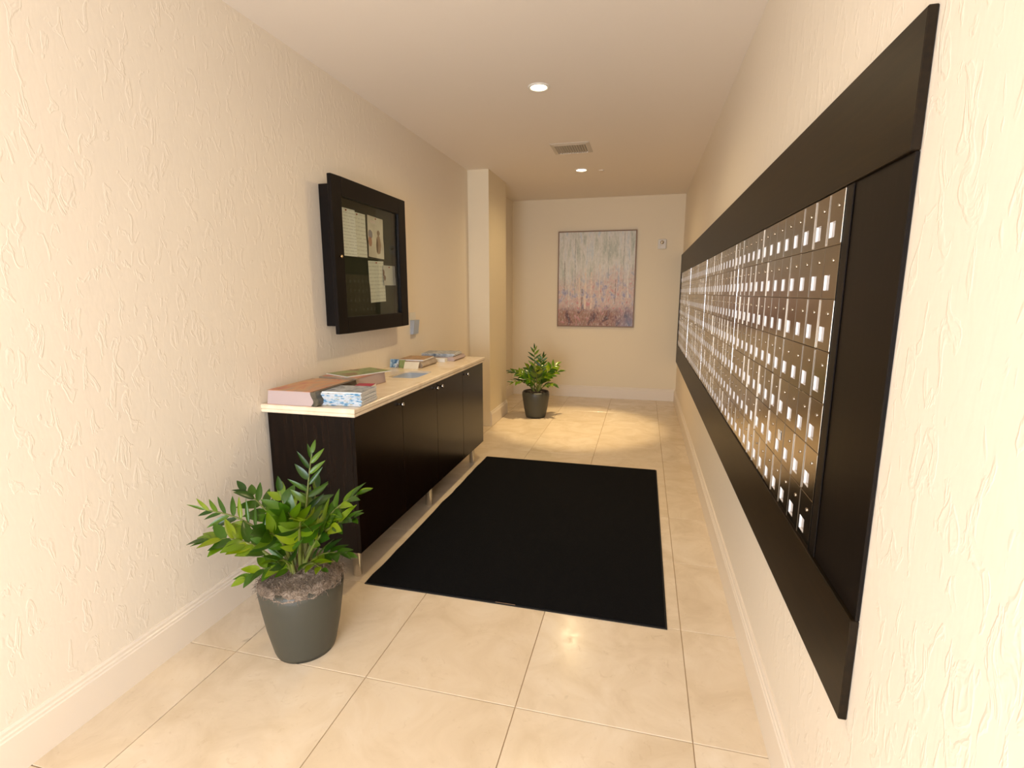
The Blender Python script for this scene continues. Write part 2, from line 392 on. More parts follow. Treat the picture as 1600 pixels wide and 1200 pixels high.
# ================================================================== END WALL: painting, alarm
def painting_mat():
    m = Mat('birch_wood_painting', rough=.45)
    tc = m.n('ShaderNodeTexCoord'); sp = m.n('ShaderNodeSeparateXYZ'); m.l(tc.outputs['Generated'], sp.inputs[0])
    U, V = sp.outputs[0], sp.outputs[2]
    cv = lambda su, sv, off=0: _cv(m, U, V, su, sv, off)
    def _cv(m, U, V, su, sv, off):
        c = m.n('ShaderNodeCombineXYZ'); m.l(m.math('MULTIPLY', U, su), c.inputs[0]); m.l(m.math('MULTIPLY', V, sv), c.inputs[1]); c.inputs[2].default_value = off
        return c.outputs[0]
    streak = m.noise(cv(16, 3), 1, 4, .6, .4)
    blot = m.noise(cv(13, 10, 3), 1, 5, .65, .5)
    blot2 = m.noise(cv(11, 8, 9), 1, 3, .6, .6)
    top = m.ramp(streak, [(.3, srgb(150, 156, 140)), (.42, srgb(182, 180, 162)), (.55, srgb(204, 196, 182)), (.68, srgb(172, 182, 182)), (.8, srgb(128, 132, 118))])
    mid = m.ramp(blot, [(.30, srgb(108, 112, 136)), (.40, srgb(146, 136, 156)), (.45, srgb(176, 158, 154)), (.50, srgb(196, 172, 152)), (.54, srgb(192, 146, 138)), (.59, srgb(176, 170, 152)), (.625, srgb(196, 104, 98)), (.70, srgb(154, 166, 160)), (.8, srgb(130, 118, 146))])
    bot = m.ramp(blot2, [(.3, srgb(58, 36, 30)), (.42, srgb(110, 68, 52)), (.5, srgb(150, 106, 84)), (.58, srgb(128, 96, 70)), (.66, srgb(178, 116, 108)), (.8, srgb(104, 92, 64))])
    edge = m.math('ADD', V, m.math('MULTIPLY', m.math('SUBTRACT', m.noise(cv(3.5, 2, 5), 1, 3, .6), .5), .55))
    edge = m.math('ADD', edge, m.math('MULTIPLY', U, -.10))
    c = m.mix(m.ramp(edge, [(.36, (0, 0, 0)), (.56, (1, 1, 1))]), mid, top)
    c = m.mix(m.ramp(m.math('ADD', V, m.math('MULTIPLY', m.math('SUBTRACT', blot, .5), .22)), [(.13, (1, 1, 1)), (.24, (0, 0, 0))]), c, bot)
    blue = m.math('MULTIPLY', m.ramp(U, [(.72, (0, 0, 0)), (.95, (1, 1, 1))]), m.ramp(V, [(.0, (.8,)*3), (.28, (0, 0, 0))]))
    c = m.mix(m.math('MULTIPLY', blue, .8), c, srgb(120, 128, 156))
    # pale birch trunks: lines at irregular places
    for u0, v0, v1, wd, tone in ((.14, .20, .62, .006, (206, 196, 176)), (.28, .2, .52, .008, (212, 186, 160)), (.36, .18, .62, .013, (218, 190, 160)), (.44, .18, .58, .011, (222, 190, 164)),
                                 (.55, .3, .66, .008, (206, 186, 164)), (.50, .38, .9, .004, (196, 192, 176)), (.22, .34, .93, .004, (120, 122, 100)), (.92, .3, .6, .006, (214, 206, 190)),
                                 (.80, .45, .98, .005, (196, 200, 192)), (.66, .5, .95, .004, (150, 152, 140)), (.32, .18, .40, .007, (84, 70, 60)), (.08, .38, .70, .005, (110, 96, 80)), (.76, .24, .5, .004, (90, 80, 72)), (.86, .4, .98, .004, (134, 134, 122))):
        wob = m.math('MULTIPLY', m.math('SUBTRACT', m.noise(cv(.01, 5, u0*50), 1, 2), .5), .03)
        du = m.math('ABSOLUTE', m.math('SUBTRACT', m.math('ADD', U, wob), u0))
        msk = m.math('MULTIPLY', m.math('LESS_THAN', du, wd), m.math('MULTIPLY', m.math('GREATER_THAN', V, v0), m.math('LESS_THAN', V, v1)))
        msk = m.math('MULTIPLY', msk, m.ramp(m.noise(cv(10, 22, u0*9), 1, 2), [(.35, (.2,)*3), (.5, (.85,)*3)]))
        c = m.mix(msk, c, srgb(*tone))
    fine = m.noise(cv(60, 26, 4), 1, 4, .7)
    c = m.mix(m.ramp(fine, [(.3, (.3,)*3), (.46, (0, 0, 0))]), c, srgb(84, 74, 70))
    c = m.mix(m.ramp(fine, [(.52, (0, 0, 0)), (.72, (.5,)*3)]), c, srgb(232, 222, 208))
    c = m.mix(.45, c, c, 'SCREEN')
    m.color(c); m.bump(fine, .25, .004)
    return m.m
PX0, PX1, PZ0, PZ1 = -1.200, -.126, 1.021, 2.339
p = thing('framed_painting', ((PX0+PX1)/2, D, PZ0), 'tall abstract painting of pale birch trunks over red and purple undergrowth', 'painting')
hw = (PX1-PX0)/2; hh = PZ1-PZ0; fw_ = .016
MB().box(-hw+fw_, hw-fw_, -.026, -.004, fw_, hh-fw_).build('canvas', painting_mat(), p)
for nm, b in (('frame_rail', (-hw, hw, -.034, -.001, 0, fw_)), ('frame_rail', (-hw, hw, -.034, -.001, hh-fw_, hh)), ('frame_stile', (-hw, -hw+fw_, -.034, -.001, fw_, hh-fw_)), ('frame_stile', (hw-fw_, hw, -.034, -.001, fw_, hh-fw_))):
    MB().box(*b, ch=.003).build(nm, M['frame_bronze'], p)
a = thing('fire_alarm', (.203, D, 2.140), 'small square white fire alarm with clear strobe beside the painting', 'alarm')
MB().box(-.055, .055, -.030, -.001, -.064, .064, ch=.008).build('housing', M['white_plastic'], a)
MB().lathe([(.026, -.030), (.025, -.042), (.018, -.050), (.001, -.052)], 20, axis='y', c=(0, 0, .022), caps=False).build('strobe_lens', M['chrome'], a)
gr = MB()
for k in range(4): gr.box(-.036, .036, -.0315, -.0298, -.046+k*.012, -.042+k*.012)
gr.build('sounder_grille', M['vent_paint'], a)

# ================================================================== MAILBOXES
ROWS, PITCH_Y, MZ0, MZ1 = 7, .1115, .8042, 1.7549
RH = (MZ1-MZ0)/ROWS
def door_mesh(lip):
    mb = MB(); w2, h2 = PITCH_Y/2-.0012, RH/2-.0005; ft = 0.0; bk = .007; e = .0012
    # pocket for the name card: y from far side, lower part of the door
    py0, py1, pz0, pz1 = .000, .042, -.046, -.006
    ys = [-w2+e, py0, py1, w2-e]; zs = [-h2+e, pz0, pz1, h2-e]
    vs = [(ft, y_, z_) for z_ in zs for y_ in ys]; fs = []
    for r in range(3):
        for c_ in range(3):
            if r == 1 and c_ == 1: continue
            fs.append((r*4+c_, r*4+c_+1, (r+1)*4+c_+1, (r+1)*4+c_))
    mb.add(vs, fs, 0)
    # chamfer and edges
    o0 = [(ft, -w2+e, -h2+e), (ft, w2-e, -h2+e), (ft, w2-e, h2-e), (ft, -w2+e, h2-e)]
    o1 = [(ft+e, -w2, -h2), (ft+e, w2, -h2), (ft+e, w2, h2), (ft+e, -w2, h2)]
    o2 = [(bk, y_, z_) for _, y_, z_ in o1]
    mb.add(o0+o1+o2, [(k, (k+1) % 4, 4+(k+1) % 4, 4+k) for k in range(4)]+[(4+k, 4+(k+1) % 4, 8+(k+1) % 4, 8+k) for k in range(4)], 0)
    # pocket: back card (steel), sides white to paint in the light they catch
    pd = .0065
    f4 = [(ft, py0, pz0), (ft, py1, pz0), (ft, py1, pz1), (ft, py0, pz1)]; b4 = [(pd, y_, z_) for _, y_, z_ in f4]
    mb.add(f4+b4, [(0, 1, 5, 4), (1, 2, 6, 5), (2, 3, 7, 6), (3, 0, 4, 7)], 1)
    mb.add(b4, [(0, 1, 2, 3)], 2)
    # rolled lip along the opening edge
    mb.box(-lip, .002, -w2, -w2+.0032, -h2+.003, h2-.003, 3)
    me = mb.mesh('mailbox_door', [M['steel'], M['label'], M['steel'], M['lockm']])
    return me
DOORS = [[door_mesh(x_*k_) for x_ in (.1, .25, .5, .8, 1)] for k_ in (.0020, .0013, .0007, .0004)]
LOCK = MB().lathe([(.0052, 0), (.0052, -.0018), (.004, -.0028), (.001, -.003)], 12, axis='x', caps=False).mesh('lock', M['lockm'])
bank_labels = ['bank of steel mailbox doors beside the broad end stile of the dark frame',
               'bank of steel mailbox doors opposite the far half of the cabinet',
               'bank of steel mailbox doors opposite the pilaster',
               'bank of steel mailbox doors meeting the end wall']
ym = 1.4726
for bnk in range(4):
    y0 = ym+bnk*13*PITCH_Y; y1 = y0+13*PITCH_Y
    t = thing('mailbox_bank', (XM, (y0+y1)/2, MZ0), bank_labels[bnk], 'mailboxes', 'mailbox banks in the dark frame')
    L = (y1-y0)/2
    MB().box(.0075, .0115, -L+.001, L-.001, 0, MZ1-MZ0).build('mailbox_body', M['mbody'], t)
    MB().box(-.0012, .0075, -L-.0008, -L+.0010, 0, MZ1-MZ0).build('edge_trim', M['chrome'], t)
    for c_ in range(13):
        for r in range(ROWS):
            jut = random.choice((0, 0, .0001, .0002, .0003, .0005, .0009))
            d_ = link('mailbox_door', random.choice(DOORS[bnk]), t, (-jut, -L+(c_+.5)*PITCH_Y, (r+.5)*RH))
            d_.rotation_euler = (0, random.gauss(0, .0025), random.gauss(0, .0035))
            lk = link('lock', LOCK, d_, (0, -.012, .030)); lk.rotation_euler = (random.random()*6, 0, 0)
# dark timber surround
FZ0, FZ1 = .5603, 1.9972
YE = ym+4*13*PITCH_Y
t = thing('mailbox_surround', (XR, 1.15, FZ0), 'dark espresso timber frame around all the mailboxes', 'frame')
def part(name, b, mat, par, o, ch=.002): return MB().box(b[0]-o[0], b[1]-o[0], b[2]-o[1], b[3]-o[1], b[4]-o[2], b[5]-o[2], ch=ch).build(name, mat, par)
O = (XR, 1.15, FZ0); XF = XM-.006
part('top_rail', (XF, XR-.0005, 1.15, D-.001, MZ1+.001, FZ1), M['esp_y'], t, O)
part('bottom_rail', (XF, XR-.0005, 1.15, D-.021, FZ0, MZ0-.001), M['esp_y'], t, O)
part('end_stile', (XM+.003, XR-.0005, 1.15, ym-.003, MZ0-.001, MZ1+.001), M['esp_end'], t, O)
if D-YE > .01: part('end_stile', (XF, XR-.0005, YE+.002, D-.001, MZ0-.001, MZ1+.001), M['esp_y'], t, O)
part('bead', (XM-.0005, XM+.003, ym-.046, ym-.004, MZ0, MZ1), M['esp_end'], t, O, .0015)
tag(MB().add([(-.0014, -.02, -.014), (-.0014, .018, -.018), (-.0014, .02, .016), (-.0014, -.017, .018), (-.0018, -.02, -.014), (-.0018, .018, -.018), (-.0018, .02, .016), (-.0018, -.017, .018)],
             [(0, 1, 2, 3), (4, 5, 6, 7), (0, 1, 5, 4), (1, 2, 6, 5), (2, 3, 7, 6), (3, 0, 4, 7)]).build('sticker', M['paper'], None, (XM, 1.862, 1.024)),
    'small torn white paper sticker on a mailbox door', 'sticker')

# ================================================================== CABINET AND WORKTOP
CX, CY0, CY1, CZ0, CZ1 = -1.3529, 2.186, 4.288, .1767, .8989
cab = thing('storage_cabinet', (XL+.02, (CY0+CY1)/2, 0), 'long dark espresso cabinet on chrome legs under the stone top', 'cabinet')
O = (XL+.02, (CY0+CY1)/2, 0); BX = XL+.022
part('end_panel', (BX, CX-.020, CY0, CY0+.02, CZ0, CZ1), M['esp_z'], cab, O)
part('end_panel', (BX, CX-.020, CY1-.02, CY1, CZ0, CZ1), M['esp_z'], cab, O)
part('bottom_panel', (BX, CX-.020, CY0+.02, CY1-.02, CZ0, CZ0+.02), M['esp_z'], cab, O)
part('back_panel', (BX, BX+.01, CY0+.02, CY1-.02, CZ0+.02, CZ1), M['esp_z'], cab, O)
part('top_stretcher', (CX-.06, CX-.021, CY0+.02, CY1-.02, CZ1-.02, CZ1), M['esp_z'], cab, O)
for c_, ky in zip(range(4), (2.680, 3.212, 3.296, 3.838)):
    dy0 = CY0+c_*(CY1-CY0)/4+.0012; dy1 = CY0+(c_+1)*(CY1-CY0)/4-.0012
    d_ = MB().box(-.010, .010, -(dy1-dy0)/2, (dy1-dy0)/2, 0, CZ1-CZ0-.004, ch=.0015).build('cabinet_door', M['esp_z'], cab, (CX-.010-O[0], (dy0+dy1)/2-O[1], CZ0+.001))
    MB().lathe([(.005, 0), (.005, .010), (.011, .014), (.0125, .020), (.010, .026), (.001, .027)], 16, axis='x', caps=False).build('knob', M['chrome'], d_, (.010, ky-(dy0+dy1)/2, .860-CZ0-.001))
leg = MB().lathe([(.034, CZ0), (.034, CZ0-.006), (.024, CZ0-.008), (.024, .004), (.020, 0)], 20).mesh('leg', M['chrome'])
for lx in (-1.435, -1.80):
    for ly in (2.275, 3.237, 4.20): link('leg', leg, cab, (lx-O[0], ly-O[1], 0))
# stone slab with oval waste opening
SX0, SX1, SY0, SY1, SZ0, SZ1 = XL+.001, CX+.010, CY0-.012, CY1+.012, CZ1+.0005, .942
hx, hy, ha, hb, hr = -1.548, 3.245, .105, .155, .045
inner = []
for qx, qy, a0 in ((1, 1, 0), (-1, 1, 90), (-1, -1, 180), (1, -1, 270)):
    for k in range(7):
        an = math.radians(a0+k*15); inner.append((hx+qx*(ha-hr)+hr*math.cos(an), hy+qy*(hb-hr)+hr*math.sin(an)))
def slab(z0, z1, gx, gy):
    x0, x1, y0, y1 = SX0, SX1+gx, SY0-gy, SY1+gy
    out = []
    for px_, py_ in inner:
        dx, dy = px_-hx, py_-hy
        tt = min((x1-hx)/dx if dx > 1e-9 else 1e9, (x0-hx)/dx if dx < -1e-9 else 1e9, (y1-hy)/dy if dy > 1e-9 else 1e9, (y0-hy)/dy if dy < -1e-9 else 1e9)
        out.append((hx+dx*tt, hy+dy*tt))
    # snap the nearest outer points to the true corners
    for cxn, cyn in ((x0, y0), (x0, y1), (x1, y0), (x1, y1)):
        j = min(range(len(out)), key=lambda q_: abs(math.atan2(out[q_][1]-hy, out[q_][0]-hx)-math.atan2(cyn-hy, cxn-hx)))
        out[j] = (cxn, cyn)
    return out
wt = MB(); prof = [(SZ0, 0), (SZ0+.004, .004), (SZ0+.016, .004), (SZ0+.019, .0), (SZ0+.022, .006), (SZ1-.005, .006), (SZ1, .001)]
rings = [[(x_, y_, z_) for x_, y_ in slab(0, 0, g, g)] for z_, g in prof]
n_ = len(inner)
for a_, b_ in zip(rings[:-1], rings[1:]): wt.add(a_+b_, [(k, (k+1) % n_, n_+(k+1) % n_, n_+k) for k in range(n_)])
it = [(x_, y_, SZ1) for x_, y_ in inner]; ib = [(x_, y_, SZ1-.014) for x_, y_ in inner]
wt.add(rings[-1]+it, [(k, (k+1) % n_, n_+(k+1) % n_, n_+k) for k in range(n_)])
wt.add(rings[0]+ib, [(k, (k+1) % n_, n_+(k+1) % n_, n_+k) for k in range(n_)])
wt.add(it+ib, [(k, (k+1) % n_, n_+(k+1) % n_, n_+k) for k in range(n_)])
o = wt.build('stone_worktop', M['stone'])
tag(o, 'cream polished stone worktop with a rounded waste opening on the dark cabinet', 'worktop')
ln = MB(); sc = .96
r0 = [(x_, y_, SZ1-.0142) for x_, y_ in inner]; r1 = [(hx+(x_-hx)*.98, hy+(y_-hy)*.98, SZ0-.035) for x_, y_ in inner]
ln.add(r0+r1, [(k, (k+1) % n_, n_+(k+1) % n_, n_+k) for k in range(n_)], 0, True); ln.add(r1, [tuple(range(n_))])
ln.build('waste_liner', M['grey_liner'], o)

# ================================================================== FLOOR MAT
MX0, MX1, MY0, MY1 = -1.3535, .166, 2.2006, 4.3814
t = thing('floor_mat', ((MX0+MX1)/2, (MY0+MY1)/2, 0), 'large black carpet mat with rubber border on the tiles', 'mat')
hx_, hy_ = (MX1-MX0)/2, (MY1-MY0)/2
def mat_outline(ins, wav):
    pts = []
    for k in range(24): pts.append((-hx_+ins+(2*hx_-2*ins)*k/24, -hy_+ins))
    for k in range(24): pts.append((hx_-ins, -hy_+ins+(2*hy_-2*ins)*k/24))
    for k in range(24): pts.append((hx_-ins-(2*hx_-2*ins)*k/24, hy_-ins))
    for k in range(24):
        ww = wav*noise.noise(Vector((k*.45, 3.1, 0))) if 0 < k else 0
        pts.append((-hx_+ins+ww, hy_-ins-(2*hy_-2*ins)*k/24))
    return pts
def sheet(o1, z0, z1, mat, name):
    n = len(o1); mb = MB(); v = [(x_, y_, z0) for x_, y_ in o1]+[(x_, y_, z1) for x_, y_ in o1]
    mb.add(v, [(k, (k+1) % n, n+(k+1) % n, n+k) for k in range(n)]+[tuple(range(n)), tuple(range(n, 2*n))]); return mb.build(name, mat, t)
sheet(mat_outline(0, .012), .0005, .004, M['rubber'], 'rubber_border')
sheet(mat_outline(.009, .012), .004, .009, M['pile'], 'carpet_pile')
MB().box(-.05, .05, -.004, .004, .004, .0062).build('edge_tag', M['frame_bronze'], t, (-.594+ -(MX0+MX1)/2, -hy_+.011, 0))

# ================================================================== NOTICE CABINET AND PAPERS
BY0, BY1, BZ0, BZ1 = 2.733, 3.683, 1.253, 2.170
nc = thing('notice_cabinet', (XL, (BY0+BY1)/2, BZ0), 'dark wooden wall cabinet with glass door showing pinned notices', 'notice board')
O = (XL, (BY0+BY1)/2, BZ0); ov = .046; e_ = .02; XB = XL+.001
part('side_panel', (XB, XL+.088, BY0+ov, BY0+ov+e_, BZ0+ov, BZ1-ov), M['esp_end'], nc, O)
part('side_panel', (XB, XL+.088, BY1-ov-e_, BY1-ov, BZ0+ov, BZ1-ov), M['esp_end'], nc, O)
part('top_panel', (XB, XL+.088, BY0+ov+e_, BY1-ov-e_, BZ1-ov-e_, BZ1-ov), M['esp_end'], nc, O)
part('bottom_panel', (XB, XL+.088, BY0+ov+e_, BY1-ov-e_, BZ0+ov, BZ0+ov+e_), M['esp_end'], nc, O)
part('backing_board', (XB, XL+.040, BY0+ov+e_, BY1-ov-e_, BZ0+ov+e_, BZ1-ov-e_), M['backing_green'], nc, O, 0)
gd = bpy.data.objects.new('glass_door', None)
XD0, XD1 = XL+.089, XL+.115; gy0, gy1, gz0, gz1 = BY0+.102, BY1-.112, BZ0+.098, BZ1-.108
dr = MB()
for b in ((BY0, gy0, BZ0, BZ1), (gy1, BY1, BZ0, BZ1), (gy0, gy1, BZ0, gz0), (gy0, gy1, gz1, BZ1)):
    dr.box(XD0-O[0], XD1-O[0], b[0]-O[1], b[1]-O[1], b[2]-O[2], b[3]-O[2])
gd = dr.build('door_frame', M['esp_end'], nc)
bev = gd.modifiers.new('edge', 'BEVEL'); bev.width = .003; bev.segments = 1; bev.limit_method = 'ANGLE'
MB().box(XD0+.006-O[0], XD0+.010-O[0], gy0-O[1], gy1-O[1], gz0-O[2], gz1-O[2]).build('glass_pane', M['glass'], gd)
MB().lathe([(.004, 0), (.004, .008), (.009, .012), (.010, .018), (.001, .022)], 14, axis='x', caps=False).build('knob', M['brass'], gd, (XD1-O[0], 2.779-O[1], 1.711-O[2]))
def sheet_paper(name, y0, y1, z0, z1, lift, tilt, mat, label, cat='paper', grp=None, curl=.006):
    mb = MB(); w_, h_ = y1-y0, z1-z0; n = 6; v = []
    for side in (0, .0006):
        for j in range(n+1):
            for i in range(n+1):
                u_, v_ = i/n-.5, j/n-.5
                x_ = side+curl*(abs(u_)*2)**3*(1 if v_ < 0 else .3)
                v.append((x_, u_*w_, v_*h_))
    N = (n+1)**2; fs = []
    for sft in (0, N):
        for j in range(n):
            for i in range(n): q_ = sft+j*(n+1)+i; fs.append((q_, q_+1, q_+n+2, q_+n+1))
    mb.add(v, fs, 0, True)
    o = mb.build(name, mat, None, (XL+.0405+lift, (y0+y1)/2, (z0+z1)/2)); o.rotation_euler = (tilt, 0, 0)
    tag(o, label, cat, grp)
    MB().lathe([(.004, .001), (.005, .006), (.001, .008)], 10, axis='x', caps=False).build('push_pin', M['pin_red'], o, (.0008, 0, h_/2-.012))
    return o
sheet_paper('notice', 3.007, 3.223, 1.732, 2.011, .0003, 0, M['notice2'], 'white printed notice tucked behind another sheet in the glass cabinet', grp=None)
sheet_paper('notice', 2.869, 3.085, 1.728, 2.017, .008, .01, M['notice'], 'bright white printed notice at the upper corner of the glass cabinet', grp=None, curl=.003)
m = Mat('sketched_picture', rough=.5); tcv = m.coords()
bg = m.ramp(m.noise(tcv, 9, 3), [(.35, srgb(206, 196, 184)), (.6, srgb(224, 216, 204))])
spx = m.n('ShaderNodeSeparateXYZ'); m.l(tcv, spx.inputs[0])
def blob(cy, cz, ry, rz):
    a_ = m.math('DIVIDE', m.math('SUBTRACT', spx.outputs[1], cy), ry); b_ = m.math('DIVIDE', m.math('SUBTRACT', spx.outputs[2], cz), rz)
    dd = m.math('ADD', m.math('POWER', a_, 2.0), m.math('POWER', b_, 2.0))
    return m.ramp(m.math('ADD', dd, m.math('MULTIPLY', m.noise(tcv, 60, 3), .6)), [(.8, (1, 1, 1)), (1.3, (0, 0, 0))])
for cy_, cz_, ry, rz, colr in ((-.070, .015, .040, .036, (120, 116, 138)), (-.078, -.035, .036, .042, (170, 108, 84)), (.040, -.045, .042, .085, (150, 116, 92)), (.042, .035, .026, .024, (128, 96, 76)), (.022, -.055, .018, .06, (96, 74, 60)), (-.03, .1, .05, .012, (226, 208, 206))):
    bg = m.mix(m.math('MULTIPLY', blob(cy_, cz_, ry, rz), .85), bg, srgb(*colr))
m.color(bg)
sheet_paper('picture_sheet', 3.242, 3.455, 1.738, 2.012, .003, -.03, m.m, 'sheet with a coloured sketch of a figure pinned in the glass cabinet')
sheet_paper('notice', 3.237, 3.452, 1.434, 1.717, .001, .03, M['notice2'], 'cream printed form pinned below the coloured sketch')
m = Mat('photo_card', rough=.4); tcv = m.coords(); spx = m.n('ShaderNodeSeparateXYZ'); m.l(tcv, spx.inputs[0])
bg = m.ramp(m.noise(tcv, 8, 2), [(.3, srgb(206, 202, 200)), (.7, srgb(220, 216, 212))])
for cy_, cz_, ry, rz in ((-.085, .018, .022, .030), (-.072, -.018, .024, .026)): bg = m.mix(m.math('MULTIPLY', blob(cy_, cz_, ry, rz), .9), bg, srgb(122, 88, 78))
m.color(bg)
sheet_paper('photo_card', 3.428, 3.612, 1.552, 1.694, .006, .01, m.m, 'small white card with two brown photographs in the glass cabinet', 'card')
# clear leaflet pocket on the wall next to it
t = thing('wall_pocket', (XL, 3.985, 1.16), 'small pale grey pocket fixed to the plaster beside the notice cabinet', 'holder')
MB().box(.001, .006, -.052, .062, -.006, .178, ch=.002).build('back_plate', M['white_plastic'], t)
pk = MB().add([(.006, -.052, 0), (.032, -.052, 0), (.046, -.052, .115), (.006, -.052, .115), (.006, .046, 0), (.032, .046, 0), (.046, .046, .115), (.006, .046, .115)],
              [(0, 1, 2, 3), (4, 5, 6, 7), (0, 1, 5, 4), (1, 2, 6, 5), (3, 2, 6, 7)])
pk.build('pocket', M['grey_liner'], t)

# ================================================================== BOOKS AND MAGAZINES
WZ = SZ1+.0006
def directory(x0, x1, y0, y1, z, th, cover, spine, label, rz=0, spine_side='x'):
    """thick softbound directory: pages, wrapped cover, rounded spine on +x"""
    t = thing('directory', ((x0+x1)/2, (y0+y1)/2, z), label, 'directory', None, rz)
    hw_, hl = (x1-x0)/2, (y1-y0)/2
    if spine_side == 'y': hw_, hl = hl, hw_
    bulge = lambda k, n: .012*math.sin(PI*k/n)+.006*math.sin(2*PI*k/n)
    n = 8; sp_in = [(hw_-.030+bulge(k, n), .0015+(th-.003)*k/n) for k in range(n+1)]
    pg = [(-hw_, .0015)]+sp_in+[(-hw_+.010, th-.0015)]
    def tr(mb):
        if spine_side == 'y': mb.v = [(-y_, -x_, z_) if False else (y_, -x_, z_) for x_, y_, z_ in mb.v]
        return mb
    tr(MB().prism_y(pg, -hl+.003, hl-.003)).build('page_block', M['pages'], t)
    outer = [(x_+.030, .0015*0+th*k/n) for k, (x_, _) in enumerate(sp_in)]
    tr(MB().prism_y([(a_, b_) for a_, b_ in sp_in]+outer[::-1], -hl, hl)).build('spine', spine, t)
    for zz, sx in ((0, -hw_-.002), (th-.0014, -hw_+.006)):
        tr(MB().box(sx, hw_-.026, -hl, hl, zz, zz+.0014)).build('cover', cover, t)
    return t
def magazine(x0, x1, y0, y1, z, th, cover, spine, label, rz=0, grp=None, name='magazine'):
    t = thing(name, ((x0+x1)/2, (y0+y1)/2, z), label, 'magazine', grp, rz)
    hw_, hl = (x1-x0)/2, (y1-y0)/2
    MB().box(-hw_, hw_, -hl+.0006, hl, .0004, th-.0004).build('pages', M['paper'], t)
    cv = MB().box(-hw_, hw_, -hl, hl, th-.0004, th).box(-hw_, hw_, -hl, hl, 0, .0004)
    cv.build('cover', cover, t)
    MB().box(-hw_, hw_, -hl-.0008, -hl+.0006, 0.0002, th-.0002, ch=.0003).build('spine', spine, t)
    return t
directory(-1.832, -1.548, 2.170, 2.545, WZ, .074, M['cover_orange'], M['spine_dark'], 'thick directory with orange cover and dark spine at the end of the worktop')
directory(-1.835, -1.575, 2.625, 2.93, WZ, .068, M['cover_orange'], M['spine_grey'], 'thick directory with grey spine under the green magazine', -.10, 'y')
magazine(-1.80, -1.585, 2.665, 2.985, WZ+.0685, .006, M['cover_green'], M['paper'], 'green and brown magazine lying on top of the grey-spined directory', -.42)
# stack of white magazines
nmag = 12; zz = WZ
ORD = ['bottom', 'second', 'third', 'fourth', 'fifth', 'sixth', 'seventh', 'eighth', 'ninth', 'tenth', 'eleventh', 'topmost']
for k in range(nmag):
    th = .0058; dx = random.uniform(-.004, .004); dy = random.uniform(-.003, .003)
    lab = 'white and blue magazine, %s of the stack beside the orange directory' % ORD[k] if k in (0, 11) else 'white and blue magazine, %s up from the worktop in the stack by the orange directory' % ORD[k]
    magazine(-1.553+dx, -1.340+dx, 2.222+dy, 2.40+dy, zz, th, M['cover_blue'], M['mag_spine'] if k < nmag-1 else M['paper'],
             lab, .085+random.gauss(0, .012), 'white magazines stacked by the orange directory'); zz += th+.0001
magazine(-1.538, -1.44, 2.455, 2.59, WZ+0.0, .05, M['cover_magenta'], M['cover_magenta'], 'magenta booklet pile lying between the magazine stack and grey-spined directory', .2, None, 'booklet')
# far group
directory(-1.835, -1.60, 3.535, 3.82, WZ, .048, M['cover_brown'], M['spine_grey'], 'directory with leaflets leaning against it behind the waste opening')
magazine(-1.80, -1.60, 3.56, 3.80, WZ+.0485, .010, M['cover_brown'], M['paper'], 'brown covered magazine lying on the directory behind the waste opening', .06)
def leaning(name, x0, x1, y, h, lean, mat, label):
    t = MB().add([(0, 0, 0), (x1-x0, 0, 0), (x1-x0, lean, h), (0, lean, h), (0, .0025, 0), (x1-x0, .0025, 0), (x1-x0, lean+.0025, h), (0, lean+.0025, h)],
                 [(0, 1, 2, 3), (4, 5, 6, 7), (0, 1, 5, 4), (1, 2, 6, 5), (2, 3, 7, 6), (3, 0, 4, 7)]).build(name, mat, None, (x0, y, WZ))
    return tag(t, label, 'leaflet')
leaning('leaflet', -1.845, -1.775, 3.512, .062, .016, M['leaflet_blue'], 'blue printed leaflet leaning on the directory behind the waste opening')
leaning('leaflet', -1.768, -1.72, 3.508, .058, .018, M['cover_green'], 'dark narrow leaflet leaning between the blue leaflet and cream card')
leaning('card', -1.712, -1.595, 3.470, .050, .030, M['cream_card'], 'plain cream card leaning against the directory behind the waste opening')
directory(-1.80, -1.505, 3.965, 4.235, WZ, .034, M['cover_blue'], M['pages'], 'low directory under the grey blue magazines by the pilaster')
magazine(-1.715, -1.55, 3.885, 3.955, WZ, .026, M['paper'], M['paper'], 'small pile of plain white booklets by the low directory', .04, None, 'booklet')
zz = WZ+.0345
for k, dx in enumerate((0, .008, -.004)):
    magazine(-1.80+dx, -1.52+dx, 3.985, 4.22, zz, .007, M['cover_blue'], M['cover_blue'], 'grey blue magazine, %s of three on the low directory by the pilaster' % ('lowest', 'middle', 'topmost')[k], .05+.03*k, 'grey blue magazines by the pilaster'); zz += .0072

